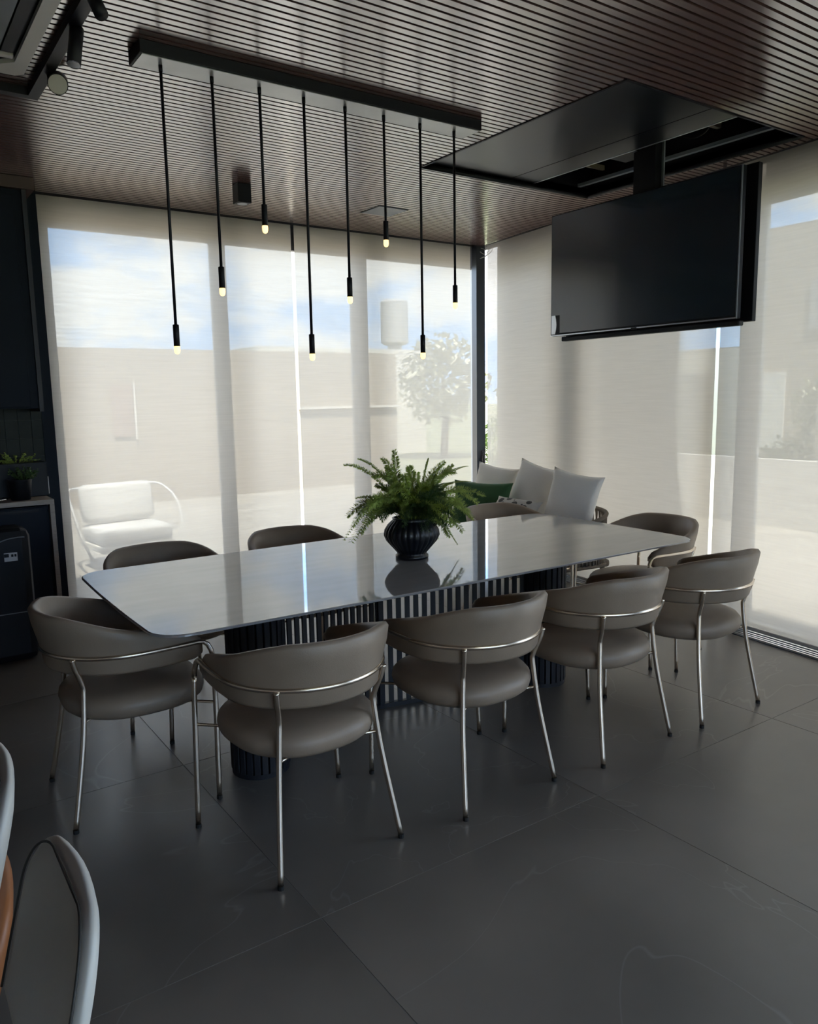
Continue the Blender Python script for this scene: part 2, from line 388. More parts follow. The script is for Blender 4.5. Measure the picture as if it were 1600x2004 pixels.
# corner post with handle and wires
post = struct(obj('trim_1', prism(bmesh.new(), [(4.795, 5.75), (4.865, 5.71), (4.93, 5.80), (4.87, 5.87), (4.83, 5.86)], 0, 2.90), M['post']))
hd = obj('handle', T(spline([(4.835, 5.71, .83), (4.815, 5.68, .845), (4.81, 5.675, .90), (4.815, 5.68, .955), (4.835, 5.71, .97)], 4), .009, 8), M['black'], post)
obj('handle_plate', B(4.82, 4.85, 5.705, 5.715, .80, 1.0), M['black'], post)
for i, c in enumerate([[(4.79, 5.69, 2.82), (4.83, 5.68, 2.80), (4.87, 5.66, 2.83), (4.86, 5.68, 2.86)], [(4.79, 5.69, 2.76), (4.84, 5.67, 2.78), (4.88, 5.64, 2.82), (4.885, 5.62, 2.85)], [(4.80, 5.69, 2.85), (4.84, 5.68, 2.84), (4.86, 5.67, 2.80), (4.81, 5.69, 2.77)]]):
    obj('cable', T(spline(c, 6), .0028, 6), M['cable'], post, True)
# threshold rails on the floor along the right wall
tr2 = struct(obj('trim_2', BB(.1, 9.3, -.055, .205, -.003, .004), M['post']))
for w in (-.05, -.02, .012, .05, .10):
    obj('rail', BB(.1, 9.3, w, w+.012, .0, .014), M['alu'], tr2)

# roller shades
def shade(b, label, tube_bm, bar_bm):
    o = tag(obj('roller_shade', b, M['shade']), label, 'roller shade', 'screen roller shades')
    obj('hem_bar', bar_bm, M['white'], o)
    return o
def shadeA(x0, x1, label):
    return shade(B(x0, x1, YA, YA+.0012, .03, 2.866), label, None, B(x0+.002, x1-.002, YA-.006, YA+.006, .012, .032))
shadeA(1.075, 2.902, 'translucent screen shade on back windows nearest the kitchen counter')
shadeA(2.93, 4.715, 'translucent screen shade on back windows beside the grey corner post')
def shadeB(u0, u1, label):
    return shade(BB(u0, u1, -.0012, 0, .06, 2.866), label, None, BB(u0+.002, u1-.002, -.006, .006, .042, .062))
shadeB(.10, 2.715, 'translucent screen shade on right windows behind the woven sofa')
shadeB(2.745, 4.6, 'translucent screen shade right of the television, next to the taupe chairs')

# ---------------------------------------------------------------- lift opening, television
rc = struct(obj('trim_3', B(OX0-.012, OX0, OY0-.012, OY1+.012, 2.868, 3.25), M['black']))
obj('recess_side', B(OX1, OX1+.012, OY0-.012, OY1+.012, 2.868, 3.25), M['black'], rc)
obj('recess_side', B(OX0, OX1, OY0-.012, OY0, 2.868, 3.25), M['black'], rc)
obj('recess_side', B(OX0, OX1, OY1, OY1+.012, 2.868, 3.25), M['black'], rc)
obj('recess_roof', B(OX0, OX1, OY0, OY1, 3.24, 3.26), M['black'], rc)
obj('edge_moulding', T([(OX0, OY1, ZC+.004), (OX1, OY1, ZC+.004)], .014, 8), M['black'], rc, True)
obj('edge_moulding', T([(OX1, OY0, ZC+.004), (OX1, OY1, ZC+.004)], .014, 8), M['black'], rc, True)
obj('stud', B(3.80, OX1, 2.92, 2.95, 3.05, 3.08), M['timber'], rc)
obj('stud', B(3.80, OX1, 3.44, 3.47, 3.05, 3.08), M['timber'], rc)
obj('stud', B(3.80, OX1, 3.80, 3.82, 3.02, 3.05), M['timber'], rc)
obj('rail', B(4.20, 4.23, OY0, OY1, 2.93, 2.95), M['acgrey'], rc)
obj('junction_plate', B(3.80, 3.98, 2.50, 2.80, 2.99, 3.0), M['barpanel'], rc)
obj('cable', T(spline([(3.95, 2.78, 3.0), (4.03, 2.82, 2.97), (4.06, 2.95, 2.96), (3.98, 3.06, 3.02)], 8), .003, 6), M['rubber'], rc, True)
lid = thing('lift_lid', 'gloss black lid panel of the television lift, set in the ceiling opening', 'lid', (3.33, 3.19, 2.90))
obj('panel', B(-.445, .445, -.755, .755, -.004, .012, bev=.003), M['gloss'], lid)
obj('edge_strip', B(.445, .452, -.755, .755, -.006, .014), M['alu'], lid)
obj('seam_strip', B(.235, .238, -.755, .755, -.0055, -.004), M['black'], lid)

tv = thing('television', 'large black flat television lowered from the ceiling opening, switched off', 'television', (3.9, 3.2, 2.30))
Y0, Y1, Z0, Z1 = -.69, .695, -.39, .395   # local y, z
obj('panel', B(0.0, .035, Y0, Y1, Z0, Z1, bev=.004), M['black'], tv)
obj('screen', B(-.002, 0.001, Y0+.008, Y1-.008, Z0+.018, Z1-.008), M['screen'], tv)
obj('bezel', B(-.006, .003, Y0+.002, Y1-.002, Z0, Z0+.007), M['alu'], tv)
obj('bezel', B(-.005, .003, Y0, Y0+.006, Z0, Z1), M['acgrey'], tv)
obj('receiver', B(-.008, .0, -.03, .01, Z0-.006, Z0+.006), M['black'], tv)
obj('back_case', B(.035, .085, Y0+.04, Y1-.06, Z0+.01, Z1-.03, bev=.01), M['black'], tv)
obj('backing_frame', B(.095, .13, Y0-.03, Y1-.05, Z0-.012, Z1+.02, bev=.003), M['black'], tv)
obj('lower_rail', B(.03, .075, Y0+.005, Y1-.07, Z0-.035, Z0-.005, bev=.006), M['black'], tv)
st = obj('sticker', B(-.0035, -.001, Y1-.085, Y1-.012, Z0+.012, Z0+.135), M['black'], tv)
bm = bmesh.new(); pts = [(Y1-.012, Z0+.012)] + [(Y1-.045-.012*math.sin(PI*i/8), Z0+.012+.123*i/8) for i in range(9)] + [(Y1-.012, Z0+.135)]
a = [bm.verts.new((-.0042, p, q)) for p, q in pts]; b = [bm.verts.new((-.003, p, q)) for p, q in pts]; bm.faces.new(a); bm.faces.new(b[::-1])
for i in range(len(a)): bm.faces.new((a[i], a[(i+1) % len(a)], b[(i+1) % len(a)], b[i]))
obj('silver_sheet', bm, M['alu'], st)
obj('lift_stem', B(.04, .10, -.10, .06, .36, .80, bev=.004), M['black'], tv)
obj('stem_flange', B(.10, .112, -.112, -.06, .39, .72), M['acgrey'], tv)
obj('bracket', B(.0, .16, .02, .22, .64, .68, bev=.004), M['black'], tv)

# ---------------------------------------------------------------- linear pendant lamp
lamp = thing('pendant_lamp', 'black linear ceiling lamp with eight long rods hanging over the table', 'ceiling lamp', (1.83, 3.225, 2.872))
bx = obj('canopy', B(-.835, .835, -.075, .075, -.048, 0, bev=.003), M['black'], lamp)
obj('cover_plate', B(-.825, .825, -.068, .068, -.051, -.047), M['barpanel'], lamp)
KP = 3.225/3.24
for i, z in enumerate([1.735, 1.98, 2.255, 1.715, 1.98, 2.255, 1.73, 1.985]):
    x = (1.10+.2087*i)*KP - 1.83; zb = 1.53+(z-1.53)*KP-2.872
    rod = obj('rod', T([(x, 0, -.05), (x, 0, zb+.10)], .0062, 10), M['black'], lamp, True)
    obj('socket', T([(x, 0, zb+.10), (x, 0, zb+.098), (x, 0, zb+.012)], [.008, .0125, .0125], 14), M['black'], rod, True)
    obj('ferrule', T([(x, 0, -.075), (x, 0, -.051)], .008, 10), M['black'], rod, True)
    obj('bulb', lathe(bmesh.new(), [(.0105, zb+.022), (.0125, zb+.008), (.0125, zb-.006), (.010, zb-.015), (.005, zb-.019)], 16, c=(x, 0, 0)), M['bulb'], rod, True)

# ---------------------------------------------------------------- dining table
TZ = .75
tb = thing('dining_table', 'long rounded dining table, polished grey top on a dark slatted base', 'table', (2.175, 3.115, 0), R(-.6))
def table_outline(ax, ay, grow=0.0):
    pts = []
    n = 3.0
    R = .11
    # slightly bowed rectangle with rounded corners
    corners = [(1, 1), (-1, 1), (-1, -1), (1, -1)]
    for sx, sy_ in corners:
        cx, cy_ = sx*(1.435-R), sy_*(.615-R)
        a0 = {(1, 1): 0, (-1, 1): PI/2, (-1, -1): PI, (1, -1): 3*PI/2}[(sx, sy_)]
        for i in range(9):
            a = a0 + PI/2*i/8
            pts.append((cx+R*math.cos(a), cy_+R*math.sin(a)))
    # bow: add intermediate points
    out = []
    for (x0, y0), (x1, y1) in zip(pts, pts[1:]+pts[:1]):
        m_ = 12 if abs(x1-x0)+abs(y1-y0) > .3 else 1
        for j in range(m_): out.append((x0+(x1-x0)*j/m_, y0+(y1-y0)*j/m_))
    res = []
    for x, y_ in out:
        yy = y_ + math.copysign(.014*(1-(x/1.435)**2)*min(1, abs(y_)/.4), y_)
        xx = x + math.copysign(.012*(1-(y_/.615)**2)*min(1, abs(x)/1.2), x)
        res.append((xx*ax, yy*ay))
    return res
bm = bmesh.new(); o1 = table_outline(1, 1); o0 = table_outline(.975, .94); o2 = table_outline(.997, .995)
rows = [[(x, y_, TZ) for x, y_ in o2], [(x, y_, TZ-.003) for x, y_ in o1], [(x, y_, TZ-.009) for x, y_ in o1], [(x, y_, TZ-.022) for x, y_ in o0]]
R_ = [[bm.verts.new(p) for p in r] for r in rows]
bm.faces.new(R_[0]); bm.faces.new(R_[-1][::-1])
for A, C in zip(R_, R_[1:]):
    for i in range(len(A)): bm.faces.new((A[i], A[(i+1) % len(A)], C[(i+1) % len(A)], C[i]))
obj('tabletop', bm, M['top'], tb)
DR = .115
drums = [(-.935, -.225), (.71, -.19)]; JX, JY = -.195, .005
for dx, dy in drums:
    dr = obj('drum', lathe(bmesh.new(), [(DR-.008, 0.012), (DR-.008, .70)], 48, c=(dx, dy, 0)), M['fluted'], tb, True)
    for i in range(24):
        a = 2*PI*i/24
        bm = bmesh.new(); box(bm, -.010, .007, -.0125, .0125, .02, .725, bev=.003, mtx=Matrix.Translation((dx+DR*math.cos(a), dy+DR*math.sin(a), 0)) @ Matrix.Rotation(a, 4, 'Z'))
        obj('slat', bm, M['fluted'], dr)
    obj('plinth', lathe(bmesh.new(), [(DR+.004, 0.0), (DR+.004, .02)], 48, c=(dx, dy, 0)), M['fluted'], dr)
obj('top_plate', B(-1.0, .80, -.26, .26, .722, .729), M['fluted'], tb)
def screen(x0, y0, x1, y1):
    d = Vector((x1-x0, y1-y0, 0)); n = d.length; a = math.atan2(d.y, d.x)
    mt = Matrix.Translation((x0, y0, 0)) @ Matrix.Rotation(a, 4, 'Z')
    sc = obj('slat_screen', box(box(bmesh.new(), 0, n, -.012, .012, 0, .022, mtx=mt), 0, n, -.012, .012, .70, .725, mtx=mt), M['fluted'], tb)
    c = int(n/.0445)
    for i in range(c+1):
        u = i*n/c
        obj('slat', box(bmesh.new(), u-.0125, u+.0125, -.004, .004, .02, .705, mtx=mt), M['fluted'], sc)
screen(drums[0][0]+.13, drums[0][1]+.03, JX-.01, JY); screen(JX+.01, JY, drums[1][0]-.13, drums[1][1]+.02)
obj('joint_post', B(JX-.012, JX+.012, JY-.015, JY+.015, 0, .725), M['fluted'], tb)

# ---------------------------------------------------------------- dining chairs
def u_path(off=0.0, n=40, front=.235):
    """U in plan: from right arm tip round the back to left arm tip"""
    ax, ay = .272+off, .268+off; pts = []
    m_ = 8
    for i in range(m_): y_ = front*(1-i/m_); pts.append((ax-.012*(y_/front)**2, y_))
    for i in range(n+1): a = PI/2 - PI*i/n; pts.append((ax*math.sin(a), -ay*math.cos(a)))
    for i in range(1, m_+1): y_ = front*i/m_; pts.append((-ax+.012*(y_/front)**2, y_))
    return pts
def ztop(y_): return lerp(y_, [-.30, -.22, -.17, -.08, .05, .15, .21, .24], [.785, .783, .768, .735, .700, .672, .655, .635])
def chair_back():
    bm = bmesh.new(); rows = []
    P = u_path(0.0)
    nP = len(P)
    for i, (x, y_) in enumerate(P):
        p0 = Vector(P[max(i-1, 0)]+(0,)); p1 = Vector(P[min(i+1, nP-1)]+(0,)); d = (p1-p0).normalized(); nrm = Vector((-d.y, d.x, 0))
        if nrm.dot(Vector((x, y_-.05, 0))) < 0: nrm = -nrm
        zt = ztop(y_); zb = lerp(y_, [-.3, .1, .21, .24], [.565, .560, .565, .585])
        h = zt-zb; tk = lerp(y_, [-.3, .1, .2, .24], [.040, .036, .032, .018])
        flare = .045*max(0, (h-.09))/.13
        sec = [(-.022, 0.02), (-.008, 0), (tk*.5-.02, .0), (tk-.02-.004, .02), (tk-.018, .06)]
        o = Vector((x, y_, 0))
        # outline: outer side up, top, inner side down (offset, z)
        ring = [(-.006-.010, zb+.004), (.0+.000, zb), (.0+.006, zb+.010), (.004+flare*.35, zb+h*.40), (.004+flare*.75, zb+h*.72), (.0+flare, zt-.012), (-.008+flare, zt-.001), (-tk*.55+flare, zt), (-tk+flare, zt-.010),
                (-tk-.006+flare*.7, zb+h*.72), (-tk-.006+flare*.3, zb+h*.40), (-tk+.004, zb+.020)]
        rows.append([bm.verts.new(o+nrm*a_+Vector((0, 0, z_))) for a_, z_ in ring])
    for A, C in zip(rows, rows[1:]):
        for k_ in range(len(A)): bm.faces.new((A[k_], A[(k_+1) % len(A)], C[(k_+1) % len(A)], C[k_]))
    bm.faces.new(rows[0][::-1]); bm.faces.new(rows[-1]); return bm
def seat_bm():
    bm = bmesh.new(); rows = []
    prof = [(.05, .374), (.72, .372), (.90, .378), (.975, .395), (1.0, .418), (.985, .440), (.93, .457), (.78, .468), (.45, .476), (.05, .479)]
    for s, z in prof:
        row = []
        for i in range(48):
            a = 2*PI*i/48; c_, s_ = math.cos(a), math.sin(a); e = 2/2.7
            x = .262*math.copysign(abs(c_)**e, c_); yy = .262*math.copysign(abs(s_)**e, s_)
            if yy < 0: x *= 1-.18*(yy/.262)**2
            row.append(bm.verts.new((x*s, .03+yy*s, z)))
        rows.append(row)
    for A, C in zip(rows, rows[1:]):
        for i in range(48): bm.faces.new((A[i], A[(i+1) % 48], C[(i+1) % 48], C[i]))
    bm.faces.new(rows[0][::-1]); bm.faces.new(rows[-1]); return bm
CH = thing('dining_chair', 'x', 'chair', group='taupe dining chairs around the table')
obj('backrest', chair_back(), M['leather'], CH, True)
obj('seat', seat_bm(), M['leather'], CH, True)
RP = u_path(.014, 36, .215); ringpts = [(x, y_, .630) for x, y_ in RP]
tipR = [(.277, .268, .560), (.274, .264, .590), (.273, .252, .615), (.273, .236, .627)]
obj('armrest_ring', T(tipR + ringpts + [(-x, y_, z) for x, y_, z in tipR[::-1]], .0095, 10), M['steel'], CH, True)
for s in (1, -1):
    lg = obj('leg', T(spline([(s*.277, .268, .560), (s*.283, .268, .40), (s*.297, .258, .012)], 5), .0098, 10), M['steel'], CH, True)
    obj('foot_cap', T([(s*.297, .258, 0), (s*.297, .258, .014)], .0105, 10), M['rubber'], lg)
    lg = obj('leg', T(spline([(s*.203, -.214, .628), (s*.196, -.204, .585), (s*.183, -.184, .525), (s*.182, -.181, .48), (s*.200, -.20, .30), (s*.235, -.252, .012)], 6), .0098, 10), M['steel'], CH, True)
    obj('foot_cap', T([(s*.235, -.252, 0), (s*.235, -.252, .014)], .0105, 10), M['rubber'], lg)
obj('seat_frame', T([(.282, .266, .385), (.18, .20, .372), (.10, .0, .370), (.12, -.14, .372), (.19, -.188, .385)], .006, 6), M['steel'], CH, True)
obj('seat_frame', T([(-.282, .266, .385), (-.18, .20, .372), (-.10, .0, .370), (-.12, -.14, .372), (-.19, -.188, .385)], .006, 6), M['steel'], CH, True)
chairs = [
    (1.165, 2.355, R(2.2), 'taupe leather chair on the near long side, in front of the left fluted table drum'),
    (.745, 3.055, R(-91), 'taupe leather armchair at the left end of the table, by the counter'),
    (1.885, 2.325, R(2.4), 'taupe leather chair second along the near side, in front of the open table slats'),
    (2.59, 2.305, R(3.2), 'taupe leather chair on the near side, third along from the left'),
    (3.255, 2.29, R(1.3), 'taupe leather chair on the near side, last one before the right windows'),
    (1.185, 3.82, R(181), 'dark taupe chair behind the table in front of the white outdoor sofa'),
    (1.95, 3.84, R(180), 'dark taupe chair behind the table, left of the fern pot'),
    (3.47, 3.80, R(180), 'taupe chair behind the table in front of the green cushion'),
    (3.73, 2.95, R(88), 'taupe armchair at the right end of the table, below the television'),
]
for i, (x, yy, a, lb) in enumerate(chairs):
    if i == 0: CH.location = (x, yy, 0); CH.rotation_euler = (0, 0, a); CH['label'] = lb
    else: dup(CH, (x, yy, 0), a, lb)

# ---------------------------------------------------------------- fern in ribbed pot
VX, VY = 2.135, 3.055
pot = thing('potted_fern', 'bushy green fern in a ribbed black pot on the grey table top', 'plant', (VX, VY, TZ+.0005))
obj('pot', lathe(bmesh.new(), [(.074, .0), (.080, .004), (.080, .016), (.072, .022), (.073, .03, .3), (.098, .06, 1), (.122, .088, 1), (.134, .115, 1), (.130, .140, 1), (.115, .165, 1), (.098, .182, .8), (.090, .190, .2), (.094, .198), (.086, .200), (.080, .185), (.02, .18)], 224, 28, .045), M['pot'], pot, True)
obj('soil', lathe(bmesh.new(), [(.082, .170), (.080, .188), (.01, .192)], 24), M['soil'], pot)
rnd = random.Random(3)
def frond(tip, kind, m, bend=.06, width=.035, n=26, bare=.2):
    base = Vector((rnd.uniform(-.045, .045), rnd.uniform(-.045, .045), .188)); tip = Vector(tip)
    mid = (base+tip)/2 + Vector((0, 0, bend + .25*Vector((tip.x, tip.y, 0)).length))
    pts = [(1-s)**2*base + 2*s*(1-s)*mid + s*s*tip for s in [i/14 for i in range(15)]]
    bm = bmesh.new(); tube(bm, pts, [.0022*(1-.7*i/14) for i in range(15)], 4)
    for i in range(n):
        s = bare + (1-bare)*(i+.5)/n; f_ = s*14; j = min(int(f_), 13); p = pts[j].lerp(pts[j+1], f_-j); d = (pts[min(j+1, 14)]-pts[j]).normalized()
        wd = width*(math.sin(PI*min(1, (1-s)*.9+.12))**.7)*(1.0 if kind == 'blade' else .8)
        side = d.cross(Vector((0, 0, 1)))
        side = side.normalized() if side.length > .05 else Vector((1, 0, 0))
        upn = side.cross(d)
        if kind == 'blade': dirs = [side*.95+d*.35-upn*.12, -side*.95+d*.35-upn*.12]
        else:
            dirs = []
            for q in range(6):
                a_ = rnd.uniform(0, 2*PI); dirs.append(side*math.cos(a_)+upn*math.sin(a_)+d*rnd.uniform(.3, .9))
        for dv in dirs:
            dv = dv.normalized()*wd*rnd.uniform(.8, 1.15); w_ = d*(.0042 if kind == 'blade' else .0026)
            tw = upn*.0012
            a1 = bm.verts.new(p); b1 = bm.verts.new(p+dv*.5+w_+tw); c1 = bm.verts.new(p+dv); e1 = bm.verts.new(p+dv*.45-w_*.6-tw)
            bm.faces.new((a1, b1, c1, e1))
    return obj('frond', bm, m, pot)
def px2loc(px, py, yoff=0.0):
    c_ = Vector((1, 0, 0))*0
    d = r2*((px-800)/F) + u2*(-(py-1002)/F) + fwd
    t_ = (VY+yoff)/d.y; P = Vector((0, 0, CAMH))+d*t_
    return (P.x-VX, P.y-VY, P.z-TZ)
for (px, py, yo, kind, bend, wd) in [
    (672, 910, .0, 'plume', .05, .016), (700, 898, .05, 'plume', .06, .012), (771, 882, 0, 'plume', .0, .035), (748, 897, .03, 'plume', .02, .03), (757, 915, -.05, 'plume', .0, .035),
    (838, 897, .04, 'plume', .03, .010), (870, 904, .02, 'plume', .0, .030), (886, 910, .04, 'plume', .0, .026), (914, 912, .06, 'blade', .02, .022), (948, 970, -.04, 'plume', .05, .028),
    (672, 1058, -.03, 'blade', .12, .022), (686, 1062, -.08, 'blade', .10, .040), (696, 975, .06, 'plume', .02, .012), (895, 1066, -.05, 'plume', .10, .010), (855, 1055, -.06, 'plume', .06, .03),
    (918, 1000, .02, 'plume', .06, .045), (905, 985, -.05, 'plume', .06, .04), (720, 985, -.04, 'plume', .07, .045), (700, 1005, .03, 'plume', .09, .04), (735, 950, .05, 'plume', .03, .03),
    (815, 925, .0, 'blade', .03, .03), (850, 930, -.05, 'plume', .02, .035), (790, 930, -.08, 'plume', .02, .035), (880, 945, .0, 'blade', .04, .035), (712, 1020, -.05, 'blade', .08, .035),
    (930, 945, .05, 'blade', .03, .028), (860, 1020, -.1, 'plume', .05, .045), (885, 1030, -.05, 'plume', .08, .03)]:
    frond(px2loc(px, py, yo), kind, M['fern'], bend, wd*1.15, 70 if kind == 'plume' else 34, .15)
for px, py, yo in [(690, 1030, -.1), (705, 1045, .0), (680, 1010, .05), (715, 1000, -.1), (925, 1015, -.06), (905, 1040, -.02), (935, 985, .03), (880, 1050, -.08), (730, 930, 0), (890, 925, 0), (800, 915, .05), (760, 960, -.12), (840, 955, -.12)]:
    frond(px2loc(px, py, yo), 'plume', M['fern'], .09, .042, 70, .15)
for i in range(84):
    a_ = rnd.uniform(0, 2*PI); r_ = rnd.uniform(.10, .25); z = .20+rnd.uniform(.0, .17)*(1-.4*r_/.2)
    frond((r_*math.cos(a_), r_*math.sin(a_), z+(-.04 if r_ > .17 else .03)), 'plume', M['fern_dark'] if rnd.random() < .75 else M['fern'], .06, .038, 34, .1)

# ---------------------------------------------------------------- cushions and woven sofa
def cushion(name, m, w, h, t_, center, nrm, roll=0.0, lean=0.0, label='', cat='cushion', group=None):
    bm = bmesh.new(); n = 16; grid = {}
    for sgn in (1, -1):
        for i in range(n+1):
            for j in range(n+1):
                u, v = i/n*2-1, j/n*2-1
                edge = (i in (0, n)) or (j in (0, n))
                if sgn == -1 and edge: grid[(sgn, i, j)] = grid[(1, i, j)]; continue
                pin = 1 - .10*(1-abs(u)**2.0)*(abs(v)**3)    # sides pulled in between pointed corners
                pin2 = 1 - .10*(1-abs(v)**2.0)*(abs(u)**3)
                d_ = ((1-u*u)*(1-v*v))**.42*t_/2
                wr = .004*math.sin(7*u+3*v+t_*90)*math.sin(5*v-2*u)*(1-u*u)*(1-v*v)
                grid[(sgn, i, j)] = bm.verts.new((u*w/2*pin2, sgn*d_+wr, v*h/2*pin))
        for i in range(n):
            for j in range(n):
                q = [grid[(sgn, i, j)], grid[(sgn, i+1, j)], grid[(sgn, i+1, j+1)], grid[(sgn, i, j+1)]]
                bm.faces.new(q if sgn == -1 else q[::-1])
    az = math.atan2(nrm[1], nrm[0])+PI/2
    mt = Matrix.Translation(center) @ Matrix.Rotation(az, 4, 'Z') @ Matrix.Rotation(-lean, 4, 'X') @ Matrix.Rotation(roll, 4, 'Y')
    o = obj(name, bm, m, None, True); o.matrix_world = mt
    return tag(o, label, cat, group)

# sofa along the right glazing; local: x = along the wall (u), y = out from wall, seat faces -EN
SU0, SU1 = .42, 1.99
so = thing('woven_sofa', 'taupe rope woven sofa along the right glazing, behind the dining table', 'sofa')
def sb(u, w, z): p = MB_ @ Vector((w, u, z)); return (p.x, p.y, p.z)
obj('seat_base', BB(SU0+.04, SU1-.04, -.82, -.14, .25, .31, bev=.02), M['rope'], so)
obj('seat_cushion', BB(SU0+.08, SU1-.08, -.82, -.22, .312, .43, bev=.04), M['cream'], so, True)
arc = [(SU1-.02, -.82, .56), (SU1, -.55, .585), (SU1-.01, -.28, .62), (SU1-.12, -.13, .655), (SU1-.45, -.10, .67), ((SU0+SU1)/2, -.10, .67), (SU0+.45, -.10, .67), (SU0+.12, -.13, .655), (SU0+.01, -.28, .62), (SU0, -.55, .585), (SU0+.02, -.82, .56)]
tp = spline([sb(*p) for p in arc], 8); lo = [Vector((p.x, p.y, .28)) for p in tp]
obj('top_rail', T(tp, .016, 8), M['rope'], so, True)
obj('lower_rail', T(lo, .012, 8), M['rope'], so, True)
for i in range(0, len(tp)-1, 1):
    for sh in (0, .5):
        a_ = tp[i].lerp(tp[i+1], sh); j = min(len(lo)-1, i+1); b_ = lo[j] if sh == 0 else lo[max(0, i-1)]
        obj('rope', T([a_, (a_+b_)/2, b_], .0065, 5), M['rope'], so)
for u, w in ((SU0+.06, -.76), (SU1-.06, -.76), (SU0+.06, -.2), (SU1-.06, -.2)):
    obj('leg', T([sb(u, w, 0), sb(u, w, .26)], [.014, .018], 8), M['rope'], so)
def cpos(u, w, z): return Vector(sb(u, w, z))
nB = (-EN.x, -EN.y)
cushion('cushion', M['cream'], .43, .46, .16, cpos(1.79, -.38, .735), (nB[0]+.05, nB[1]-.35), .14, .22, 'plain cream cushion standing at the right end of the woven sofa', group='plain cream cushions')
cushion('cushion', M['cream'], .48, .46, .17, cpos(1.27, -.31, .75), (nB[0], nB[1]-.35), .21, .27, 'plain cream cushion in the middle, between green and right cushions', group='plain cream cushions')
cushion('cushion', M['cream'], .46, .44, .16, cpos(.72, -.34, .715), (nB[0], nB[1]-.30), .10, .20, 'creased cream cushion mostly behind the green cushion', group='plain cream cushions')
cushion('cushion', M['greenc'], .56, .38, .15, cpos(.96, -.64, .645), (nB[0], nB[1]-.45), .0, .25, 'dark green rectangular cushion on the woven sofa behind the fern')
cushion('cushion', M['pattern'], .42, .28, .12, cpos(1.44, -.66, .63), (nB[0], nB[1]-.35), .06, .75, 'grey and cream leaf-print cushion lying on the sofa seat')

# ---------------------------------------------------------------- foreground chairs
def slab(bm, hw, zb, zt, rad, th, lean, bow, zref=.80, taper=0.0, shift=0.0, n=14):
    """upholstered panel in the x-z plane, front toward +y, reclined backward (-y) with height; rounded top corners and soft rim"""
    def outline(g):
        pts = [(-(hw-g)*(1-taper), zb+g)]
        for i in range(n+1): a = PI - PI/2*i/n; pts.append((-(hw-rad)+(rad-g)*math.cos(a), zt-rad+(rad-g)*math.sin(a)))
        m_ = 5
        for i in range(1, m_): pts.append((-(hw-rad)+2*(hw-rad)*i/m_, zt-g+.006*math.sin(PI*i/m_)))
        for i in range(n+1): a = PI/2 - PI/2*i/n; pts.append(((hw-rad)+(rad-g)*math.cos(a), zt-rad+(rad-g)*math.sin(a)))
        pts.append(((hw-g)*(1-taper), zb+g)); return pts
    rows = []
    for g, yy in [(.10, .006), (.03, .002), (.010, -.003), (.0, -.012), (0, -th+.010), (.010, -th), (.05, -th-.006)]:
        rows.append([bm.verts.new((x, yy+shift - lean*(z-zref) + bow*(x/hw)**2*max(0, 1), z)) for x, z in outline(g)])
    for A, C in zip(rows, rows[1:]):
        for i in range(len(A)): bm.faces.new((A[i], A[(i+1) % len(A)], C[(i+1) % len(A)], C[i]))
    bm.faces.new(rows[0]); bm.faces.new(rows[-1][::-1]); return bm
def tub_chair(label, loc, rotz):
    r = thing('upholstered_chair', label, 'chair', loc, rotz, 'white and caramel upholstered chairs')
    obj('backrest', slab(bmesh.new(), .20, .53, .825, .11, .028, .25, .02), M['wleather'], r, True)
    obj('outer_shell', slab(bmesh.new(), .195, .36, .60, .10, .03, .25, .02, shift=-.034), M['tan'], r, True)
    bm = bmesh.new(); prof = [(.02, .385), (.9, .385), (.98, .40), (1, .43), (.96, .455), (.8, .468), (.02, .472)]
    rows = [[bm.verts.new((.20*s*math.copysign(abs(math.cos(2*PI*i/36))**.7, math.cos(2*PI*i/36)), .30+.22*s*math.copysign(abs(math.sin(2*PI*i/36))**.7, math.sin(2*PI*i/36)), z)) for i in range(36)] for s, z in prof]
    for A, C in zip(rows, rows[1:]):
        for i in range(36): bm.faces.new((A[i], A[(i+1) % 36], C[(i+1) % 36], C[i]))
    bm.faces.new(rows[0][::-1]); bm.faces.new(rows[-1]); obj('seat', bm, M['wleather'], r, True)
    pts = []
    for i in range(15): a = PI - PI/2*i/14; pts.append((-.09+.106*math.cos(a), .715+.106*math.sin(a)))
    for i in range(15): a = PI/2 - PI/2*i/14; pts.append((.09+.106*math.cos(a), .715+.106*math.sin(a)))
    pts = [(-.196, .54)] + pts + [(.196, .54)]
    obj('piping', T([(x, -.25*(z-.80)+.02*(x/.2)**2-.001, z) for x, z in pts], .0022, 6), M['piping'], r, True)
    for sx, sy_ in ((1, .48), (-1, .48), (1, .06), (-1, .06)):
        obj('leg', T([(sx*.18, sy_+(.02 if sy_ > .2 else -.02), 0), (sx*.15, sy_, .39)], [.011, .018], 8), M['darkwood'], r, True)
    return r
t1 = tub_chair('white leather chair with caramel outer shell, nearest in the lower left corner', (.185, 1.20, 0), R(89.5))
t2 = tub_chair('white and caramel chair cut off by the left picture edge', (.150, 1.68, 0), R(88))

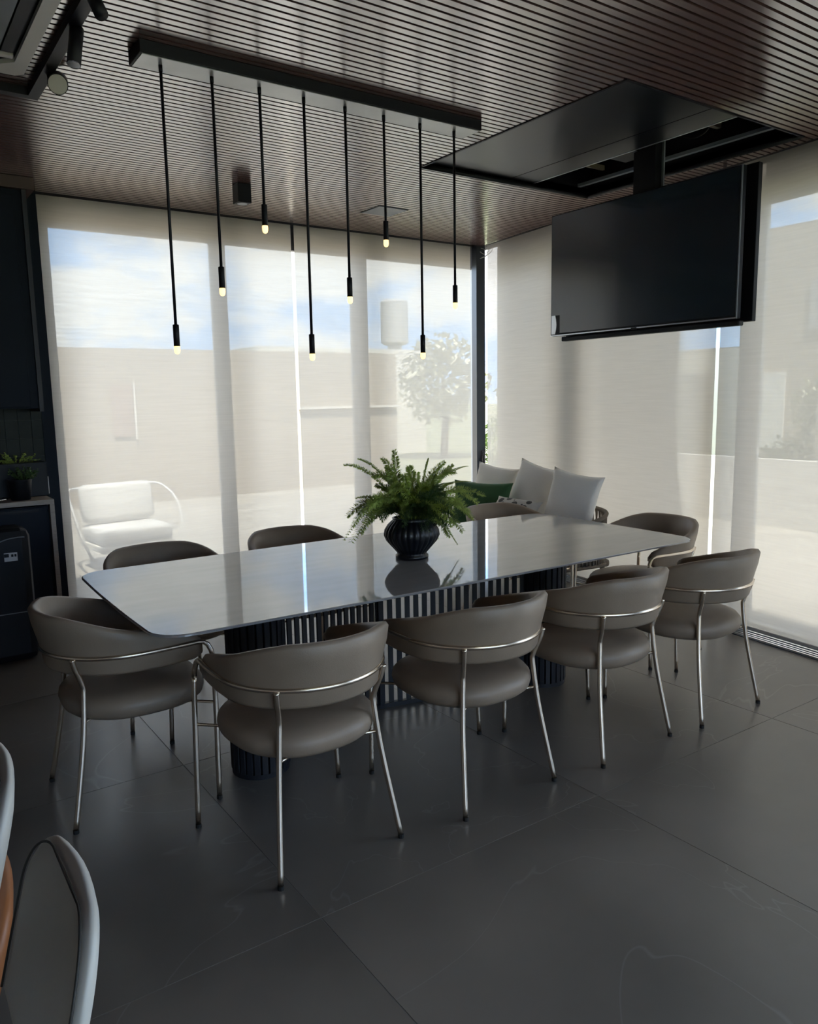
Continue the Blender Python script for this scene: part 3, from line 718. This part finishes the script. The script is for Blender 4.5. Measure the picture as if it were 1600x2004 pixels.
# ---------------------------------------------------------------- kitchen corner
kc = thing('kitchen_counter', 'dark kitchen counter unit with pale edged worktop beside the left jamb', 'counter', (0, 0, 0))
obj('body', B(-1.6, .915, 5.29, 5.735, .08, .885), M['navy'], kc)
obj('kick_board', B(-1.6, .90, 5.34, 5.735, 0, .08), M['black'], kc)
obj('worktop', B(-1.6, .945, 5.25, 5.735, .897, .927, bev=.002), M['oak'], kc)
obj('end_panel', B(.918, .945, 5.25, 5.735, 0, .897, bev=.001), M['oak'], kc)
for i in range(4):
    d = obj('door', B(.905-.52*(i+1)+.003, .905-.52*i-.003, 5.27, 5.29, .09, .88, bev=.002), M['navy'], kc)
    obj('handle', B(.905-.52*(i+1)+.05, .905-.52*i-.05, 5.262, 5.271, .855, .872), M['black'], d)
obj('upstand', B(.955, .985, 5.60, 5.74, .927, 1.04), M['white'], wb)
uc = thing('wall_cabinet', 'tall dark navy wall cabinet above the tiled splashback', 'cabinet', (0, 0, 0))
obj('body', B(-1.6, .93, 5.40, 5.74, 1.49, 2.80), M['navy'], uc)
for i in range(4):
    d = obj('door', B(.885-.55*(i+1)+.003, .885-.55*i-.003, 5.375, 5.40, 1.50, 2.76, bev=.002), M['navy'], uc)
    obj('handle', B(.885-.55*(i+1)+.02, .885-.55*(i+1)+.03, 5.365, 5.376, 1.55, 1.75), M['black'], d)
obj('end_panel', B(.93, .955, 5.38, 5.74, 1.47, 2.82), M['fluted'], uc)
obj('top_filler', B(-1.6, 1.0, 5.36, 5.75, 2.80, 2.87), M['darkwood'], uc)
bn = thing('water_cooler', 'black rounded appliance with white sticker standing against the counter', 'appliance', (.52, 5.12, 0))
obj('body', B(-.235, .235, -.13, .12, .0, .80, bev=.05), M['black'], bn, False)
obj('seam', B(-.20, .20, -.1315, -.129, .30, .306), M['acgrey'], bn)
lb_ = obj('sticker', B(.085, .155, -.1325, -.130, .615, .665), M['label'], bn)
obj('sticker_print', B(.085, .110, -.1335, -.132, .640, .660), M['black'], lb_)
obj('sticker_print', B(.122, .134, -.1335, -.132, .640, .655), M['black'], lb_)
obj('sticker_print', B(.139, .150, -.1335, -.132, .640, .655), M['black'], lb_)
obj('cable', T(spline([(.03, -.135, .72), (.10, -.14, .745), (.16, -.138, .752), (.20, -.135, .75)], 6), .003, 6), M['acgrey'], bn, True)
pl = thing('planter_box', 'black square planter box with leafy herbs on the worktop', 'planter', (.80, 5.58, .9275))
obj('box', B(-.16, .16, -.10, .10, 0, .215, bev=.004), M['black'], pl)
obj('liner', B(-.163, .163, -.103, .103, .205, .216), M['black'], pl)
def sprig(parent, cx, cyy, z0, n, sp_, hh, m):
    for i in range(n):
        bm = bmesh.new(); a = rnd.uniform(0, 2*PI); tip = Vector((cx+sp_*math.cos(a)*rnd.uniform(.3, 1), cyy+sp_*.6*math.sin(a)*rnd.uniform(.3, 1), z0+hh*rnd.uniform(.2, 1)))
        b0 = Vector((cx+(tip.x-cx)*.3, cyy+(tip.y-cyy)*.3, z0)); tube(bm, [b0, (b0+tip)/2+Vector((0, 0, .01)), tip], .0014, 4)
        for q in range(12):
            p = b0.lerp(tip, rnd.uniform(.3, 1.05)); d1 = Vector((rnd.uniform(-1, 1), rnd.uniform(-1, 1), rnd.uniform(-.4, .7))).normalized()*.014; d2 = d1.cross(Vector((rnd.uniform(-1, 1), rnd.uniform(-1, 1), 1))).normalized()*.006
            bm.faces.new([bm.verts.new(p), bm.verts.new(p+d1*.5+d2), bm.verts.new(p+d1), bm.verts.new(p+d1*.5-d2)])
        obj('sprig', bm, m, parent)
sprig(pl, 0, 0, .212, 26, .15, .07, M['fern'])
p2 = thing('herb_pot', 'small grey tapered pot of trailing herbs in front of the planter box', 'plant', (.775, 5.36, .9275))
obj('pot', lathe(bmesh.new(), [(.055, 0), (.07, .12), (.073, .13), (.066, .13), (.06, .10)], 28), M['black'], p2, True)
sprig(p2, .03, 0, .12, 30, .09, .09, M['fern_dark'])
tag(obj('metal_tray', lathe(bmesh.new(), [(.05, .9275), (.06, .945), (.055, .95), (.03, .94)], 24, c=(.64, 5.33, 0)), M['chrome'], None, True), 'small shiny metal dish on the worktop by the herb pot', 'dish')

# ---------------------------------------------------------------- ceiling fittings
ac = thing('air_conditioner', 'white ceiling cassette air conditioner with black outlet slots, upper left', 'air conditioner', (.235, 3.245, ZC))
bm = bmesh.new()
def rect_ring(h0, h1, c0, z0, z1, outer):
    pass
def octo(h, c): return [(h, -h+c), (h, h-c), (h-c, h), (-h+c, h), (-h, h-c), (-h, -h+c), (-h+c, -h), (h-c, -h)]
def ring_bm(ho, co, hi, ci, z0, z1):
    bm = bmesh.new(); A = octo(ho, co); C = octo(hi, ci); L4 = [[bm.verts.new((x, y_, z)) for x, y_ in P] for P, z in ((A, z1), (A, z0), (C, z0), (C, z1))]
    for a, b in zip(L4, L4[1:]+L4[:1]):
        for i in range(8): bm.faces.new((a[i], a[(i+1) % 8], b[(i+1) % 8], b[i]))
    return bm
obj('frame', ring_bm(.445, .03, .395, .09, -.030, 0), M['white'], ac)
obj('slot', prism(bmesh.new(), octo(.396, .09), -.012, -.002), M['black'], ac)
obj('grille', prism(bmesh.new(), octo(.325, .03), -.034, -.01), M['acgrey'], ac)
for i in range(4):
    a = PI/2*i; mt = Matrix.Rotation(a, 4, 'Z')
    obj('louver', box(bmesh.new(), .337, .378, -.24, .24, -.022, -.018, mtx=mt), M['black'], ac)
    obj('louver_clip', box(bmesh.new(), .335, .385, .262, .29, -.026, -.014, mtx=mt), M['white'], ac)
tk = thing('track_rail', 'black magnetic lighting track in an L shape beside the air conditioner', 'track light', (.753, 3.0, ZC))
obj('rail', B(-.022, .022, -1.6, .915, -.035, 0), M['black'], tk)
obj('rail', B(-2.2, -.0221, .871, .915, -.035, 0), M['black'], tk)
obj('lit_side', B(.0221, .026, -1.6, .915, -.030, -.004), M['acgrey'], tk)  # grey strip painting the lit side face of the black rail
sp_ = tag(obj('spot_light', T([(.765, 3.115, 2.836), (.736, 3.075, 2.70)], .024, 16), M['black'], None, True), 'black cylinder spotlight hanging from the ceiling track', 'spotlight')
obj('spot_ring', T([(.7355, 3.0745, 2.697), (.736, 3.075, 2.701)], .022, 16), M['chrome'], sp_)
sp_b = tag(obj('spot_light', T([(.753, 2.84, 2.836), (.765, 2.79, 2.76)], .022, 16), M['black'], None, True), 'short black spotlight on the track at the top picture edge', 'spotlight')
sd = thing('spot_light', 'black track spotlight showing its round off-white face to the room', 'spotlight', (.785, 3.56, 2.795))
dn = Vector((-.20, -.86, -.46)).normalized()
obj('housing', T([-.075*dn, Vector((0, 0, 0))], .039, 24), M['black'], sd)
obj('lens', T([Vector((0, 0, 0)), .003*dn], .036, 24), M['white'], sd)
obj('arm', T([-.04*dn, (-.012, .05, .040)], .008, 8), M['black'], sd)
cb = thing('surface_downlight', 'small black cube downlight under the slats between two lamp rods', 'downlight', (2.13, 4.87, ZC))
obj('housing', B(-.045, .045, -.045, .045, -.115, 0, bev=.003), M['black'], cb)
obj('lens', lathe(bmesh.new(), [(.032, -.1165), (.032, -.114)], 24), M['acgrey'], cb)
vt = thing('ceiling_hatch', 'flat grey square service panel flush with the slats near the back windows', 'panel', (3.30, 5.0, ZC))
obj('plate', B(-.12, .12, -.12, .12, -.006, 0, bev=.002), M['acgrey'], vt)
obj('rim', B(-.13, .13, -.13, .13, -.002, .001), M['black'], vt)

# ---------------------------------------------------------------- outside
struct(obj('ground_outside', B(-60, 90, -60, 120, -.30, -.10), M['lawn']))
struct(obj('terrace_paving', prism(bmesh.new(), [(-8, 5.96), (xB(5.96)+.2, 5.96), (xB(-8)+.25, -8), (8.5, -8), (8.5, 7.6), (8.1, 12), (-8, 12)], -.12, -.02), M['paving']))
def house(name, label, x0, x1, y0, y1, z1, m, parts=(), cap=None):
    r = thing(name, label, 'building', ((x0+x1)/2, (y0+y1)/2, -.1))
    ox, oy = (x0+x1)/2, (y0+y1)/2
    obj('wall', B(x0-ox, x1-ox, y0-oy, y1-oy, 0, z1+.1), m, r)
    obj('parapet', B(x0-ox, x1-ox, y0-oy, y1-oy, z1+.1, z1+.17), cap or m, r)
    for nm, a0, a1, b0, b1, c0, c1, mm in parts:
        obj(nm, B(a0-ox, a1-ox, b0-oy, b1-oy, c0+.1, c1+.1), mm, r)
    return r
house('annex_building', 'long low beige building seen through the back shades', -7, 8.1, 12, 15, 2.22, M['render'],
      [('window', 3.05, 3.35, 11.97, 12.0, 1.0, 1.75, M['pinkw']), ('window_frame', 3.36, 3.39, 11.96, 12.0, .95, 1.8, M['render2']), ('ledge', 6.1, 8.14, 11.93, 12.0, 1.33, 1.37, M['render2'])])
house('rear_building', 'pale flat-roofed block rising behind the long beige building', 8.3, 13.5, 18.5, 22, 2.75, M['render2'], [('window', 9, 10, 18.47, 18.5, 1, 2, M['tank'])])
wt = thing('water_tower', 'grey water tower on a thin shaft far behind the back windows', 'tower', (20.2, 30, -.1))
obj('tank', lathe(bmesh.new(), [(.45, 3.9), (.62, 4.0), (.62, 5.8), (.5, 5.9)], 20), M['tank'], wt)
obj('shaft', T([(0, 0, 0), (0, 0, 3.9)], .32, 12), M['tank'], wt)
def blob_tree(name, label, x, y_, hgt, rad, m, cat='tree', n=260, trunk=True, flat=1.0):
    r = thing(name, label, cat, (x, y_, -.1))
    if trunk: obj('trunk', T([(0, 0, 0), (.05, 0, hgt*.35), (0, .05, hgt*.7)], [rad*.09, rad*.07, rad*.03], 8), M['bark'], r)
    bm = bmesh.new(); q_ = random.Random(int(x*10)+int(y_))
    for i in range(n):
        d = Vector((q_.gauss(0, 1), q_.gauss(0, 1), q_.gauss(0, 1))).normalized()*rad*q_.uniform(.45, 1.0)
        c_ = Vector((d.x, d.y, hgt-rad*flat+d.z*flat)); s = rad*q_.uniform(.05, .11)
        if c_.z < .05: c_.z = .05
        a1 = Vector((q_.uniform(-1, 1), q_.uniform(-1, 1), q_.uniform(-1, 1))).normalized(); b1 = a1.cross(Vector((.3, .2, 1))).normalized()
        vv_ = [bm.verts.new(c_+a1*s), bm.verts.new(c_+b1*s*.6), bm.verts.new(c_-a1*s), bm.verts.new(c_-b1*s*.6)]; bm.faces.new(vv_)
    o = obj('foliage', bm, m, r); return r
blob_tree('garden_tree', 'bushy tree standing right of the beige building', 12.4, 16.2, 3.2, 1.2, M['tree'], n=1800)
blob_tree('garden_shrub', 'low bright green shrub outside by the corner post', 9.3, 10.4, 1.35, .6, M['hedge'], 'shrub', 900, True)
blob_tree('garden_shrub', 'leafy shrub outside the right shade near the tan wall', 11.6, 6.4, 1.0, .5, M['hedge'], 'shrub', 900, True)
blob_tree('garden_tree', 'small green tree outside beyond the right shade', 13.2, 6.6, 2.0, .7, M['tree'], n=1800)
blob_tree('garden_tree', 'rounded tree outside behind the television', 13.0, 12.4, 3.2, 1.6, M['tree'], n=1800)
house('villa_building', 'tall pale house with white door seen through the right shade', 14.6, 20, 7.0, 9.3, 4.5, M['render'], [('door', 14.55, 14.6, 8.3, 8.85, .4, 1.85, M['owhite']), ('window', 14.56, 14.6, 7.4, 7.9, 2.6, 3.5, M['tank'])])
house('garage_building', 'long low pale building outside, seen under the television', 15.0, 20, 9.35, 15.5, 2.35, M['render2'], [('door', 14.95, 15.0, 10.2, 12.4, 0, 1.9, M['tank'])])
house('brick_building', 'pinkish two-storey house far right behind the right shade', 9.5, 13, 1.2, 5.0, 5.2, M['render'], [('window_band', 9.46, 9.5, 3.6, 4.8, 3.1, 3.5, M['pinkw']), ('window_band', 9.46, 9.5, 3.6, 4.8, 2.5, 2.9, M['pinkw'])])
gw = tag(obj('garden_wall', B(8.4, 8.5, -8, 8.0, -.1, .75), M['render2']), 'low pale garden wall outside along the terrace edge', 'wall')
# outdoor loveseat
os_ = thing('outdoor_loveseat', 'white cushioned loveseat with loop frame standing on the terrace outside', 'sofa', (1.95, 7.45, -.02), R(6))
obj('seat_cushion', B(-.33, .33, -.30, .25, .26, .41, bev=.04), M['owhite'], os_, True)
bm = bmesh.new(); box(bm, -.34, .34, -.07, .07, -.18, .18, bev=.05, mtx=Matrix.Translation((0, .20, .60)) @ Matrix.Rotation(-.22, 4, 'X')); obj('back_cushion', bm, M['owhite'], os_, True)
obj('seat_base', B(-.34, .34, -.30, .28, .20, .26, bev=.01), M['render2'], os_)
for s in (1, -1):
    obj('arm_loop', T(spline([(s*.30, .32, .74), (s*.44, .20, .73), (s*.49, -.05, .58), (s*.46, -.20, .30), (s*.36, -.28, .03), (s*.30, -.05, .03)], 8), .012, 8), M['owhite'], os_, True)
obj('back_frame', T([(-.30, .32, .74), (.30, .32, .74)], .012, 8), M['owhite'], os_, True)
